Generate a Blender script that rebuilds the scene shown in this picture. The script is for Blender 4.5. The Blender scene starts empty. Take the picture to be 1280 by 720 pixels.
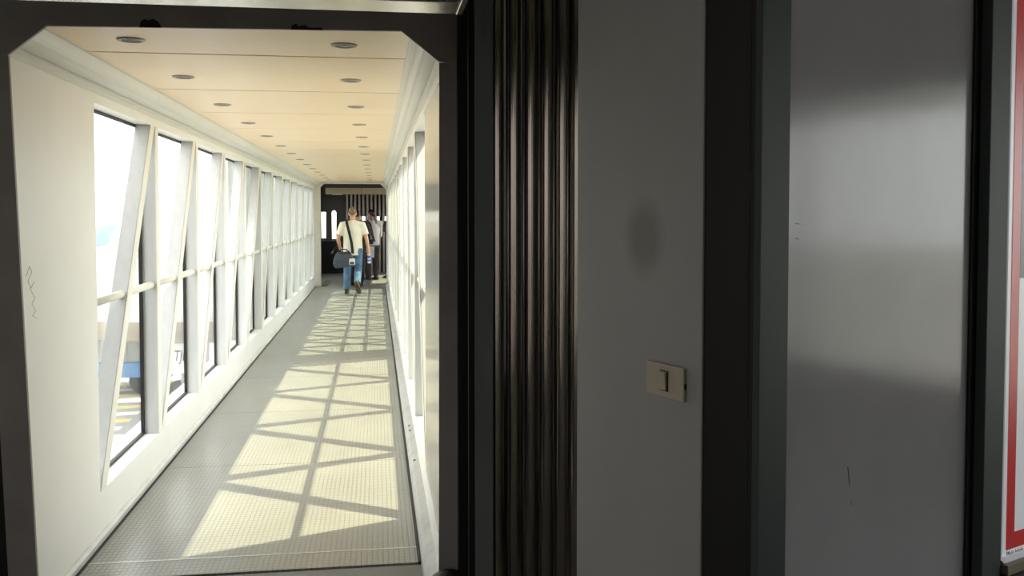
import bpy, math, random
from mathutils import Vector, Matrix
random.seed(7)
scene = bpy.context.scene
col = scene.collection

# ------------------------------------------------------------------ camera, sky, sun, exposure
F_PX, PSI, PITCH, EYE = 1150.0, math.atan(169.5 / 1150.0), math.atan(1150.0 / 30000.0), 1.58
fw = Vector((math.sin(PSI) * math.cos(PITCH), math.cos(PSI) * math.cos(PITCH), -math.sin(PITCH)))
rt = Vector((math.cos(PSI), -math.sin(PSI), 0.0))
up = rt.cross(fw)
cam_data = bpy.data.cameras.new('camera')
cam = bpy.data.objects.new('camera', cam_data); col.objects.link(cam)
cam.matrix_world = Matrix(((rt.x, up.x, -fw.x, 0), (rt.y, up.y, -fw.y, 0), (rt.z, up.z, -fw.z, EYE), (0, 0, 0, 1)))
cam_data.sensor_width = 36.0
cam_data.lens = F_PX / 1280.0 * 36.0
cam_data.shift_y = -49.0 / 1280.0
cam_data.clip_end = 500
scene.camera = cam

world = bpy.data.worlds.new('hazy_sky'); scene.world = world
world.use_nodes = True
bg = world.node_tree.nodes['Background']
bg.inputs['Color'].default_value = (1.0, 0.995, 0.985, 1)
bg.inputs['Strength'].default_value = 3.7

sun_data = bpy.data.lights.new('sun', 'SUN')
sun_data.energy = 8.8
sun_data.color = (1.0, 0.90, 0.61)
sun_data.angle = math.radians(0.7)
sun = bpy.data.objects.new('sun', sun_data); col.objects.link(sun)
sun.location = (8, 8, 20)
sun.rotation_euler = Vector((-0.595, -0.235, -1.0)).to_track_quat('-Z', 'Y').to_euler()

vs = scene.view_settings
vs.view_transform = 'Standard'; vs.look = 'None'; vs.gamma = 1.0; vs.use_curve_mapping = False
vs.exposure = 0.38
scene.cycles.use_denoising = True
scene.cycles.max_bounces = 12
scene.cycles.diffuse_bounces = 6
scene.cycles.transparent_max_bounces = 24
scene.cycles.caustics_reflective = False
scene.cycles.caustics_refractive = False
scene.cycles.sample_clamp_indirect = 8.0

# ------------------------------------------------------------------ materials
def lin(c):
    return tuple(((v / 255.0) / 12.92 if v <= 10 else (((v / 255.0) + 0.055) / 1.055) ** 2.4) for v in c)

MATS = {}
def mat(name, color, rough=0.6, metal=0.0, vary=0.06, vscale=3.0, bump=0.0, bscale=60.0, spec=0.5, stretch=None):
    m = bpy.data.materials.new(name); m.use_nodes = True
    nt = m.node_tree; N = nt.nodes; L = nt.links
    b = N['Principled BSDF']
    b.inputs['Roughness'].default_value = rough
    b.inputs['Metallic'].default_value = metal
    b.inputs['Specular IOR Level'].default_value = spec
    tc = N.new('ShaderNodeTexCoord')
    src = tc.outputs['Object']
    if stretch:
        mp = N.new('ShaderNodeMapping'); mp.inputs['Scale'].default_value = stretch
        L.new(src, mp.inputs['Vector']); src = mp.outputs['Vector']
    nz = N.new('ShaderNodeTexNoise'); nz.inputs['Scale'].default_value = vscale; nz.inputs['Detail'].default_value = 4
    L.new(src, nz.inputs['Vector'])
    rp = N.new('ShaderNodeValToRGB')
    c = color
    rp.color_ramp.elements[0].position = 0.3; rp.color_ramp.elements[1].position = 0.7
    rp.color_ramp.elements[0].color = (c[0] * (1 - vary), c[1] * (1 - vary), c[2] * (1 - vary), 1)
    rp.color_ramp.elements[1].color = (min(1, c[0] * (1 + vary)), min(1, c[1] * (1 + vary)), min(1, c[2] * (1 + vary)), 1)
    L.new(nz.outputs['Fac'], rp.inputs['Fac']); L.new(rp.outputs['Color'], b.inputs['Base Color'])
    if bump:
        n2 = N.new('ShaderNodeTexNoise'); n2.inputs['Scale'].default_value = bscale; n2.inputs['Detail'].default_value = 2
        L.new(src, n2.inputs['Vector'])
        bp = N.new('ShaderNodeBump'); bp.inputs['Strength'].default_value = bump; bp.inputs['Distance'].default_value = 0.01
        L.new(n2.outputs['Fac'], bp.inputs['Height']); L.new(bp.outputs['Normal'], b.inputs['Normal'])
    MATS[name] = m
    return m

mat('cream_paint', (0.82, 0.80, 0.73), 0.42, vary=0.02)
mat('member_grey', (0.60, 0.61, 0.62), 0.45, vary=0.05, vscale=6, stretch=(4, 4, 0.6))
mat('white_paint', (0.86, 0.855, 0.825), 0.38, vary=0.02)
mat('glossy_panel', (0.70, 0.68, 0.62), 0.12, vary=0.02, spec=0.8)
mat('ceiling_paint', (0.93, 0.73, 0.50), 0.35, vary=0.015)
mat('cornice_paint', (0.70, 0.69, 0.64), 0.35, vary=0.02)
mat('rubber_black', (0.012, 0.012, 0.014), 0.6)
mat('kerb_paint', (0.62, 0.62, 0.60), 0.5, vary=0.10, vscale=8)
mat('kerb_worn', (0.40, 0.395, 0.385), 0.5, vary=0.14, vscale=8)
mat('dark_void', (0.006, 0.006, 0.007), 0.8)
mat('frame_grey', (0.26, 0.24, 0.225), 0.55, vary=0.14, vscale=5, bump=0.05)
mat('strip_grey', (0.14, 0.145, 0.145), 0.5, vary=0.1)
mat('torn_black', (0.010, 0.009, 0.008), 0.8)
mat('slat_metal', (0.22, 0.195, 0.17), 0.18, metal=1.0, vary=0.12, vscale=4, stretch=(6, 6, 0.8))
mat('bead_metal', (0.35, 0.35, 0.36), 0.35, metal=1.0)
mat('lip_metal', (0.72, 0.69, 0.64), 0.22, metal=0.9, vary=0.2, vscale=1.2, stretch=(6, 1, 1))
mat('grille_metal', (0.10, 0.10, 0.10), 0.4, metal=0.6)
mat('green_metal', (0.034, 0.044, 0.042), 0.5, spec=0.3, metal=0.0, vary=0.08)
mat('black_metal', (0.008, 0.008, 0.008), 0.55, spec=0.25)
mat('switch_plastic', (0.36, 0.31, 0.23), 0.4, vary=0.02)
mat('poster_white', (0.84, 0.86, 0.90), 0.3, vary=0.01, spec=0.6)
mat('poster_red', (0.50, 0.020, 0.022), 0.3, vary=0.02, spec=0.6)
mat('print_grey', (0.16, 0.16, 0.17), 0.5)
mat('brass_rail', (0.42, 0.36, 0.28), 0.3, metal=0.8)
mat('lounge_wall', (0.36, 0.35, 0.34), 0.7)
mat('lounge_floor', (0.16, 0.155, 0.15), 0.7)
mat('lounge_ceiling', (0.5, 0.49, 0.48), 0.7)
mat('aluminium', (0.62, 0.62, 0.60), 0.35, metal=0.8)
mat('ring_grey', (0.34, 0.32, 0.29), 0.4)
mat('lamp_dark', (0.05, 0.045, 0.04), 0.3)
mat('lamp_bulb', (0.35, 0.33, 0.28), 0.2)
mat('apron', (0.26, 0.26, 0.26), 0.85, vary=0.15, vscale=0.4)
mat('marking_yellow', (0.62, 0.46, 0.16), 0.8)
mat('marking_white', (0.70, 0.68, 0.60), 0.8)
mat('aircraft_white', (0.82, 0.82, 0.82), 0.25, vary=0.01, spec=0.5)
mat('belly_shade_tan', (0.50, 0.44, 0.38), 0.3, vary=0.03)
mat('cockpit_glass', (0.16, 0.30, 0.55), 0.08, vary=0.3, vscale=2)
mat('tyre', (0.025, 0.025, 0.025), 0.8)
mat('gear_metal', (0.45, 0.45, 0.46), 0.4, metal=0.6)
mat('letter_black', (0.03, 0.03, 0.035), 0.6)
mat('truck_grey', (0.30, 0.31, 0.31), 0.6, vary=0.05)
mat('truck_blue', (0.10, 0.22, 0.45), 0.5)
mat('bark', (0.16, 0.13, 0.10), 0.9)
mat('scribble_ink', (0.30, 0.30, 0.30), 0.7)
# cab beyond the tunnel
mat('cab_dark', (0.055, 0.048, 0.047), 0.5)
mat('cab_rib', (0.46, 0.41, 0.37), 0.35, metal=0.4, vary=0.1)
mat('cab_rib_gap', (0.05, 0.04, 0.038), 0.6)
mat('cab_beige', (0.50, 0.41, 0.27), 0.5)
# people
mat('skin_tan', (0.52, 0.30, 0.20), 0.55, vary=0.05)
mat('skin_brown', (0.30, 0.17, 0.11), 0.55, vary=0.05)
mat('hair_cropped', (0.20, 0.15, 0.095), 0.8, vary=0.25, vscale=60)
mat('hair_black', (0.012, 0.010, 0.010), 0.5)
mat('shirt_cream', (0.78, 0.74, 0.62), 0.85, vary=0.05, vscale=9, bump=0.5, bscale=14)
mat('shirt_grey', (0.48, 0.46, 0.43), 0.85, vary=0.05, bump=0.4, bscale=14)
mat('jeans_blue', (0.095, 0.175, 0.29), 0.9, vary=0.35, vscale=9)
mat('jeans_dark_blue', (0.03, 0.06, 0.20), 0.9, vary=0.2, vscale=9)
mat('suit_dark', (0.035, 0.026, 0.032), 0.85)
mat('shoe_black', (0.015, 0.014, 0.014), 0.5)
mat('sole_brown', (0.10, 0.075, 0.055), 0.8)
mat('bag_cloth', (0.055, 0.065, 0.085), 0.8, vary=0.2, vscale=10)
mat('strap_black', (0.008, 0.008, 0.009), 0.7)
mat('bag_light', (0.62, 0.62, 0.60), 0.7)
mat('bottle_clear', (0.66, 0.74, 0.84), 0.15)
mat('bottle_blue', (0.06, 0.13, 0.45), 0.4)
mat('paper_white', (0.60, 0.59, 0.56), 0.8)

# glass: clear sheet with a fresnel reflection
g = bpy.data.materials.new('window_glass'); g.use_nodes = True
nt = g.node_tree; nt.nodes.clear()
out = nt.nodes.new('ShaderNodeOutputMaterial'); mx = nt.nodes.new('ShaderNodeMixShader')
tr = nt.nodes.new('ShaderNodeBsdfTransparent'); tr.inputs['Color'].default_value = (0.95, 0.97, 0.96, 1)
gl = nt.nodes.new('ShaderNodeBsdfGlossy'); gl.inputs['Roughness'].default_value = 0.02
lw_ = nt.nodes.new('ShaderNodeLayerWeight'); lw_.inputs['Blend'].default_value = 0.5
pw_ = nt.nodes.new('ShaderNodeMath'); pw_.operation = 'POWER'; pw_.inputs[1].default_value = 5.0
ml_ = nt.nodes.new('ShaderNodeMath'); ml_.operation = 'MULTIPLY_ADD'; ml_.inputs[1].default_value = 0.6; ml_.inputs[2].default_value = 0.025
nt.links.new(lw_.outputs['Facing'], pw_.inputs[0]); nt.links.new(pw_.outputs[0], ml_.inputs[0])
nt.links.new(ml_.outputs[0], mx.inputs['Fac']); nt.links.new(tr.outputs['BSDF'], mx.inputs[1]); nt.links.new(gl.outputs['BSDF'], mx.inputs[2])
nt.links.new(mx.outputs['Shader'], out.inputs['Surface'])
MATS['window_glass'] = g
g2_ = g.copy(); g2_.name = 'tinted_glass'; MATS['tinted_glass'] = g2_  # tint dims the daylight from the added left lounge window
for n_ in g2_.node_tree.nodes:
    if n_.type == 'BSDF_TRANSPARENT': n_.inputs['Color'].default_value = (0.56, 0.55, 0.54, 1)

def floor_material():
    m = bpy.data.materials.new('studded_rubber'); m.use_nodes = True
    nt = m.node_tree; N = nt.nodes; L = nt.links; b = N['Principled BSDF']
    b.inputs['Roughness'].default_value = 0.30
    b.inputs['Specular IOR Level'].default_value = 0.95
    tc = N.new('ShaderNodeTexCoord')
    br = N.new('ShaderNodeTexBrick')
    br.offset = 0.0; br.squash = 1.0
    br.inputs['Scale'].default_value = 1.0
    br.inputs['Brick Width'].default_value = 0.0245; br.inputs['Row Height'].default_value = 0.036
    br.inputs['Mortar Size'].default_value = 0.0042; br.inputs['Mortar Smooth'].default_value = 0.4
    br.inputs['Color1'].default_value = (1, 1, 1, 1); br.inputs['Color2'].default_value = (1, 1, 1, 1); br.inputs['Mortar'].default_value = (0, 0, 0, 1)
    L.new(tc.outputs['Object'], br.inputs['Vector'])
    nz = N.new('ShaderNodeTexNoise'); nz.inputs['Scale'].default_value = 1.6; nz.inputs['Detail'].default_value = 6
    L.new(tc.outputs['Object'], nz.inputs['Vector'])
    rp = N.new('ShaderNodeValToRGB'); rp.color_ramp.elements[0].position = 0.3; rp.color_ramp.elements[1].position = 0.72
    rp.color_ramp.elements[0].color = (0.225, 0.227, 0.205, 1); rp.color_ramp.elements[1].color = (0.28, 0.28, 0.25, 1)
    L.new(nz.outputs['Fac'], rp.inputs['Fac'])
    mi = N.new('ShaderNodeMixRGB'); mi.blend_type = 'MULTIPLY'; mi.inputs['Fac'].default_value = 0.30
    L.new(rp.outputs['Color'], mi.inputs['Color1']); L.new(br.outputs['Color'], mi.inputs['Color2'])
    L.new(mi.outputs['Color'], b.inputs['Base Color'])
    bp = N.new('ShaderNodeBump'); bp.inputs['Strength'].default_value = 0.7; bp.inputs['Distance'].default_value = 0.005
    L.new(br.outputs['Color'], bp.inputs['Height']); L.new(bp.outputs['Normal'], b.inputs['Normal'])
    MATS['studded_rubber'] = m
floor_material()

def switch_wall_material():
    """grey paint with one old oval stain (object space: x along the wall, z up)"""
    m = mat('switch_wall_paint', (0.255, 0.253, 0.248), 0.55, vary=0.04, vscale=4, bump=0.08, bscale=220)
    nt = m.node_tree; N = nt.nodes; L = nt.links; b = N['Principled BSDF']
    base = b.inputs['Base Color'].links[0].from_socket
    tc = N.new('ShaderNodeTexCoord'); mp = N.new('ShaderNodeMapping'); mp.vector_type = 'POINT'
    mp.inputs['Location'].default_value = (-0.288 / 0.088, 0, -1.525 / 0.105)
    mp.inputs['Scale'].default_value = (1 / 0.088, 0.0, 1 / 0.105)
    L.new(tc.outputs['Object'], mp.inputs['Vector'])
    ln = N.new('ShaderNodeVectorMath'); ln.operation = 'LENGTH'; L.new(mp.outputs['Vector'], ln.inputs[0])
    rp = N.new('ShaderNodeValToRGB')
    rp.color_ramp.elements[0].position = 0.45; rp.color_ramp.elements[0].color = (0.70, 0.67, 0.63, 1)
    rp.color_ramp.elements[1].position = 1.12; rp.color_ramp.elements[1].color = (1, 1, 1, 1)
    L.new(ln.outputs['Value'], rp.inputs['Fac'])
    mi = N.new('ShaderNodeMixRGB'); mi.blend_type = 'MULTIPLY'; mi.inputs['Fac'].default_value = 1.0
    L.new(base, mi.inputs['Color1']); L.new(rp.outputs['Color'], mi.inputs['Color2']); L.new(mi.outputs['Color'], b.inputs['Base Color'])
switch_wall_material()
mat('laminate_grey', (0.36, 0.35, 0.37), 0.12, vary=0.05, vscale=5, spec=0.46, bump=0.02, bscale=30)

def picture_material():
    m = bpy.data.materials.new('poster_picture'); m.use_nodes = True
    nt = m.node_tree; N = nt.nodes; L = nt.links; b = N['Principled BSDF']; b.inputs['Roughness'].default_value = 0.3
    tc = N.new('ShaderNodeTexCoord'); nz = N.new('ShaderNodeTexNoise'); nz.inputs['Scale'].default_value = 5.0; nz.inputs['Detail'].default_value = 5
    mp = N.new('ShaderNodeMapping'); mp.inputs['Scale'].default_value = (1, 1, 2.2)
    L.new(tc.outputs['Object'], mp.inputs['Vector']); L.new(mp.outputs['Vector'], nz.inputs['Vector'])
    rp = N.new('ShaderNodeValToRGB'); cr = rp.color_ramp
    cr.elements[0].position = 0.30; cr.elements[0].color = (0.05, 0.07, 0.14, 1)
    cr.elements[1].position = 0.75; cr.elements[1].color = (0.26, 0.26, 0.25, 1)
    e = cr.elements.new(0.5); e.color = (0.13, 0.14, 0.16, 1)
    L.new(nz.outputs['Fac'], rp.inputs['Fac']); L.new(rp.outputs['Color'], b.inputs['Base Color'])
    MATS['poster_picture'] = m
picture_material()

# slight emission added to the poster print to lift its brightness
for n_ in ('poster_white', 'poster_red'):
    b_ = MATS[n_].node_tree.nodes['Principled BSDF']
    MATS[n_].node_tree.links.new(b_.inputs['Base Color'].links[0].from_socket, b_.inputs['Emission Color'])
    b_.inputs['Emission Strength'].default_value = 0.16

# ------------------------------------------------------------------ mesh helpers
class MB:
    def __init__(s): s.v = []; s.f = []
    def box(s, x0, x1, y0, y1, z0, z1):
        n = len(s.v)
        s.v += [(x, y, z) for z in (z0, z1) for y in (y0, y1) for x in (x0, x1)]
        s.f += [tuple(n + i for i in q) for q in ((0, 2, 3, 1), (4, 5, 7, 6), (0, 1, 5, 4), (2, 6, 7, 3), (0, 4, 6, 2), (1, 3, 7, 5))]
        return s
    def prism(s, pts, d0, d1, axis='y'):
        """closed 2D outline extruded along an axis; pts are (x,z) for y, (y,z) for x, (x,y) for z"""
        n = len(s.v); k = len(pts)
        for d in (d0, d1):
            for a, b in pts:
                s.v.append((a, d, b) if axis == 'y' else ((d, a, b) if axis == 'x' else (a, b, d)))
        s.f.append(tuple(n + i for i in range(k))); s.f.append(tuple(n + k + i for i in reversed(range(k))))
        for i in range(k):
            j = (i + 1) % k
            s.f.append((n + i, n + k + i, n + k + j, n + j))
        return s
    def tube(s, pts, radii, seg=10, flat=None):
        """tapered tube through points, closed by end caps; flat = (side_scale, other_scale) per point optional"""
        n0 = len(s.v); P = [Vector(p) for p in pts]; ref = None
        for i, p in enumerate(P):
            d = (P[min(i + 1, len(P) - 1)] - P[max(i - 1, 0)]).normalized()
            if ref is None:
                a = Vector((1, 0, 0)) if abs(d.x) < 0.9 else Vector((0, 1, 0))
            else:
                a = ref
            a = (a - d * a.dot(d)).normalized(); ref = a; b = d.cross(a)
            r = radii[i] if isinstance(radii, (list, tuple)) else radii
            ra, rb = r if isinstance(r, tuple) else (r, r)
            for k in range(seg):
                t = 2 * math.pi * k / seg
                q = p + a * (math.cos(t) * ra) + b * (math.sin(t) * rb)
                s.v.append(tuple(q))
        for i in range(len(P) - 1):
            for k in range(seg):
                j = (k + 1) % seg
                a0 = n0 + i * seg
                s.f.append((a0 + k, a0 + j, a0 + seg + j, a0 + seg + k))
        s.f.append(tuple(n0 + k for k in reversed(range(seg))))
        e = n0 + (len(P) - 1) * seg
        s.f.append(tuple(e + k for k in range(seg)))
        return s
    def ball(s, c, r, seg=12, rings=8):
        rx, ry, rz = r if isinstance(r, tuple) else (r, r, r)
        n = len(s.v)
        s.v.append((c[0], c[1], c[2] - rz))
        for i in range(1, rings):
            t = math.pi * i / rings
            for k in range(seg):
                a = 2 * math.pi * k / seg
                s.v.append((c[0] + rx * math.sin(t) * math.cos(a), c[1] + ry * math.sin(t) * math.sin(a), c[2] - rz * math.cos(t)))
        s.v.append((c[0], c[1], c[2] + rz))
        top = len(s.v) - 1
        for k in range(seg):
            j = (k + 1) % seg
            s.f.append((n, n + 1 + j, n + 1 + k))
            for i in range(rings - 2):
                a = n + 1 + i * seg
                s.f.append((a + k, a + j, a + seg + j, a + seg + k))
            a = n + 1 + (rings - 2) * seg
            s.f.append((a + k, a + j, top))
        return s
    def lathe(s, c, prof, seg=24):
        """profile of (r, z) about the vertical through c; closed on itself"""
        n = len(s.v); k = len(prof)
        for i in range(seg):
            a = 2 * math.pi * i / seg
            for r, z in prof:
                s.v.append((c[0] + r * math.cos(a), c[1] + r * math.sin(a), c[2] + z))
        for i in range(seg):
            j = (i + 1) % seg
            for q in range(k - 1):
                s.f.append((n + i * k + q, n + j * k + q, n + j * k + q + 1, n + i * k + q + 1))
        return s
    def mesh(s, name, smooth=False):
        m = bpy.data.meshes.new(name); m.from_pydata(s.v, [], s.f); m.update()
        import bmesh
        bm = bmesh.new(); bm.from_mesh(m); bmesh.ops.recalc_face_normals(bm, faces=bm.faces); bm.to_mesh(m); bm.free()
        if smooth:
            for p in m.polygons: p.use_smooth = True
        return m
    def build(s, name, material, parent=None, smooth=False, bevel=0.0, loc=None):
        return add(name, s.mesh(name, smooth), material, parent, bevel, loc)

def add(name, mesh, material=None, parent=None, bevel=0.0, loc=None):
    o = bpy.data.objects.new(name, mesh); col.objects.link(o)
    if material and not mesh.materials: mesh.materials.append(MATS[material])
    if parent: o.parent = parent
    if loc: o.location = loc
    if bevel:
        b = o.modifiers.new('bevel', 'BEVEL'); b.width = bevel; b.segments = 2; b.limit_method = 'ANGLE'
    return o

def empty(name, loc=(0, 0, 0), rz=0.0):
    o = bpy.data.objects.new(name, None); col.objects.link(o)
    o.location = loc; o.rotation_euler = (0, 0, rz); o.empty_display_size = 0.1
    return o

def tag(o, label=None, cat=None, group=None, kind=None):
    if label: o['label'] = label
    if cat: o['category'] = cat
    if group: o['group'] = group
    if kind: o['kind'] = kind
    return o

def struct(o, label, cat):
    return tag(o, label, cat, kind='structure')

def with_holes(mb, a0, a1, z0, z1, holes, d0, d1, axis='x'):
    """boxes that fill a rectangle except for rectangular holes (a0,a1,z0,z1)"""
    A = sorted(set([a0, a1] + [h[0] for h in holes] + [h[1] for h in holes]))
    Z = sorted(set([z0, z1] + [h[2] for h in holes] + [h[3] for h in holes]))
    for i in range(len(A) - 1):
        for j in range(len(Z) - 1):
            ca, cz = (A[i] + A[i + 1]) / 2, (Z[j] + Z[j + 1]) / 2
            if any(h[0] < ca < h[1] and h[2] < cz < h[3] for h in holes): continue
            if axis == 'x': mb.box(A[i], A[i + 1], d0, d1, Z[j], Z[j + 1])
            else: mb.box(d0, d1, A[i], A[i + 1], Z[j], Z[j + 1])
    return mb

def text_mesh(body, size, extrude=0.0006, shear=0.0):
    c = bpy.data.curves.new('lettering', 'FONT'); c.body = body; c.size = size; c.extrude = extrude; c.shear = shear
    c.align_x = 'LEFT'
    o = bpy.data.objects.new('lettering', c); col.objects.link(o)
    dg = bpy.context.evaluated_depsgraph_get(); dg.update()
    m = bpy.data.meshes.new_from_object(o.evaluated_get(dg))
    bpy.data.objects.remove(o); bpy.data.curves.remove(c)
    m.name = 'lettering'
    return m

ORD = ['first', 'second', 'third', 'fourth', 'fifth', 'sixth', 'seventh', 'eighth', 'ninth', 'tenth', 'eleventh', 'twelfth', 'thirteenth', 'fourteenth', 'fifteenth', 'sixteenth']

# ------------------------------------------------------------------ tunnel dimensions
XL, XR = -1.32, 0.25          # inner faces of the tunnel walls
ZS, ZT, ZR, ZC = 0.24, 2.105, 1.148, 2.26
Y0, Y1 = 3.466, 20.3           # tunnel length
DEP = 0.085                   # depth of the truss members
END = 25.0                    # back of the cab

# floor of tunnel
fl = struct(MB().box(XL - 0.1, XR + 0.1, 4.12, Y1, -0.10, -0.012).build('floor', 'rubber_black'),
            'grey studded rubber floor of the tunnel with sunlit patches', 'floor')
edges = [4.13, 4.325] + [4.325 + 1.58 * k for k in range(1, 10)] + [Y1]
edges = [e for e in edges if e <= Y1]
for a, b in zip(edges[:-1], edges[1:]):
    MB().box(-1.292, 0.178, a + 0.003, b - 0.003, -0.012, 0.0).build('floor_sheet', 'studded_rubber', fl)
MB().box(-1.292, 0.178, 4.318, 4.328, -0.005, 0.0015).build('joint_strip', 'aluminium', fl)
MB().box(-1.31, -1.292, 4.13, Y1, -0.012, 0.004).build('edge_gasket', 'rubber_black', fl)
MB().box(0.178, 0.194, 4.13, Y1, -0.012, 0.006).build('edge_gasket', 'rubber_black', fl)

# kerbs
kl = struct(MB().prism([(-1.308, -0.01), (-1.302, 0.030), (-1.312, 0.046), (XL - 0.01, 0.054), (XL - 0.01, -0.01)], Y0, Y1).build('baseboard_left', 'kerb_paint'),
            'pale kerb strip along the foot of the left tunnel wall', 'baseboard')
kr = struct(MB().prism([(0.192, -0.01), (0.196, 0.030), (0.215, 0.060), (XR + 0.01, 0.088), (XR + 0.01, -0.01)], Y0, Y1).build('baseboard_right', 'kerb_worn'),
            'worn grey kerb strip along the foot of the right tunnel wall', 'baseboard')
for yy in (5.62, 6.4, 6.55):
    MB().lathe((0.226, yy, 0.062), [(0.0001, 0.010), (0.008, 0.009), (0.010, 0.0), (0.0001, -0.004)], 8).build('screw', 'rubber_black', kr)

def side_wall(side, name, xin, y0, bay, n, ystart, yend, z_sill, z_top, z_roof, label, wn, near_mat=None, mats=('white_paint', 'cream_paint')):
    """side -1 = left, +1 = right; lattice wall with verticals, diagonals, a rail and one window for each bay"""
    xo = xin + side * DEP
    x0, x1 = min(xin, xo), max(xin, xo)
    yl = y0 + n * bay
    mb = MB()
    mb.box(x0, x1, ystart, yend, -0.1, z_sill)
    mb.box(x0, x1, ystart, yend, z_top, z_roof)
    if yend - yl > 0.01: mb.box(x0, x1, yl, yend, z_sill, z_top)
    if not near_mat and y0 - ystart > 0.01: mb.box(x0, x1, ystart, y0, z_sill, z_top)
    w = struct(mb.build(name, mats[0]), label, 'wall')
    if near_mat: MB().box(x0, x1, ystart, y0, z_sill, z_top).build('end_panel', near_mat, w)
    pm = MB().box(x0, x1, bay - 0.072, bay, z_sill, z_top).mesh('post')
    dm = MB().prism([(0.0, z_sill), (0.092, z_sill), (bay - 0.082, z_top), (bay - 0.178, z_top)], x0 + 0.002, x1 - 0.002, 'x').mesh('diagonal_brace')
    f0, f1 = (xin - 0.004, xin) if side > 0 else (xin, xin + 0.004)
    pf = MB().box(f0, f1, bay - 0.074, bay + 0.002, z_sill, z_top).mesh('face_strip')
    df = MB().prism([(-0.002, z_sill), (0.094, z_sill), (bay - 0.080, z_top), (bay - 0.180, z_top)], f0 + 0.001, f1 - 0.001, 'x').mesh('face_strip')
    rm = MB().tube([((xin + side * 0.032), 0, ZR), ((xin + side * 0.032), bay - 0.07, ZR)], 0.021, 10).mesh('handrail', True)
    gx0, gx1 = (xo - 0.004, xo + 0.016) if side > 0 else (xo - 0.016, xo + 0.004)
    gm = MB(); t = 0.014
    gm.box(gx0, gx1, 0.0, bay - 0.072, z_sill - 0.004, z_sill + t); gm.box(gx0, gx1, 0.0, bay - 0.072, z_top - t, z_top + 0.002)
    gm.box(gx0, gx1, -0.002, t * 0.4, z_sill + t, z_top - t); gm.box(gx0, gx1, bay - 0.072 - t, bay - 0.070, z_sill + t, z_top - t)
    gm = gm.mesh('gasket')
    px = xo + side * 0.008
    pg = MB().box(px - 0.003, px + 0.003, 0.0, bay - 0.072, z_sill, z_top).mesh('pane')
    for k in range(n):
        y = y0 + k * bay
        add('face_strip', pf, mats[1], add('post', pm, 'member_grey', w, loc=(0, y, 0)))
        add('face_strip', df, mats[1], add('diagonal_brace', dm, 'member_grey', w, loc=(0, y, 0)))
        add('handrail', rm, mats[1], w, loc=(0, y, 0))
        wo = struct(add('window_%d' % wn[0], gm, 'rubber_black', loc=(0, y, 0)),
                    '%s window bay from the near portal in the %s' % (ORD[k], label), 'window')
        wn[0] += 1
        add('pane', pg, 'window_glass', wo)
    return w

wn = [1]
wl = side_wall(-1, 'wall_left', XL, 4.62, 1.275, 12, Y0, Y1, ZS, ZT, 2.36, 'white latticed left wall of the inner tunnel', wn)
wr = side_wall(+1, 'wall_right', XR, 4.80, 1.345, 11, Y0, Y1, ZS, ZT, 2.36, 'white latticed right wall of the inner tunnel', wn, near_mat='glossy_panel')
# ledges outside the windows
for xx0, xx1 in ((XL - 0.24, XL - DEP - 0.016), (XR + DEP + 0.016, XR + 0.24)):
    p = wl if xx0 < 0 else wr
    MB().box(xx0, xx1, 3.9, 10.3, 0.12, 0.20).build('outer_ledge', 'white_paint', p)
# pen scribble on the left end panel
sc = []
for (x, y) in [(33, 345), (37, 333), (40, 340), (35, 352), (39, 360), (43, 352), (38, 362), (44, 372), (40, 380), (45, 388), (41, 395), (47, 398)]:
    r = fw * F_PX + rt * (x - 640) - up * (y - 311)
    q = r * ((XL + 0.001) / r.x)
    sc.append((XL + 0.0006, q.y, q.z + EYE))
MB().tube(sc, 0.0007, 5).build('pen_scribble', 'scribble_ink', wl)

# outer telescoping tunnel
OL, OR_, OY = XL - 0.27, 0.51, 10.35
ol = side_wall(-1, 'wall_outer_left', OL, 11.0, 1.30, 7, OY, Y1 + 0.1, 0.10, 2.50, 2.62, 'white latticed left wall of the outer tunnel', wn)
orr = side_wall(+1, 'wall_outer_right', OR_, 10.95, 1.30, 7, OY, Y1 + 0.1, 0.10, 2.50, 2.62, 'white latticed right wall of the outer tunnel', wn)
struct(MB().box(OL - 0.1, OR_ + 0.1, OY, Y1 + 0.1, 2.62, 2.70).build('ceiling_outer', 'white_paint'), 'white roof of the outer telescoping tunnel', 'roof')
struct(MB().box(OL - 0.1, OR_ + 0.1, OY, Y1 + 0.1, -0.22, -0.11).build('floor_outer', 'white_paint'), 'underfloor of the outer telescoping tunnel', 'floor')

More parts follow.
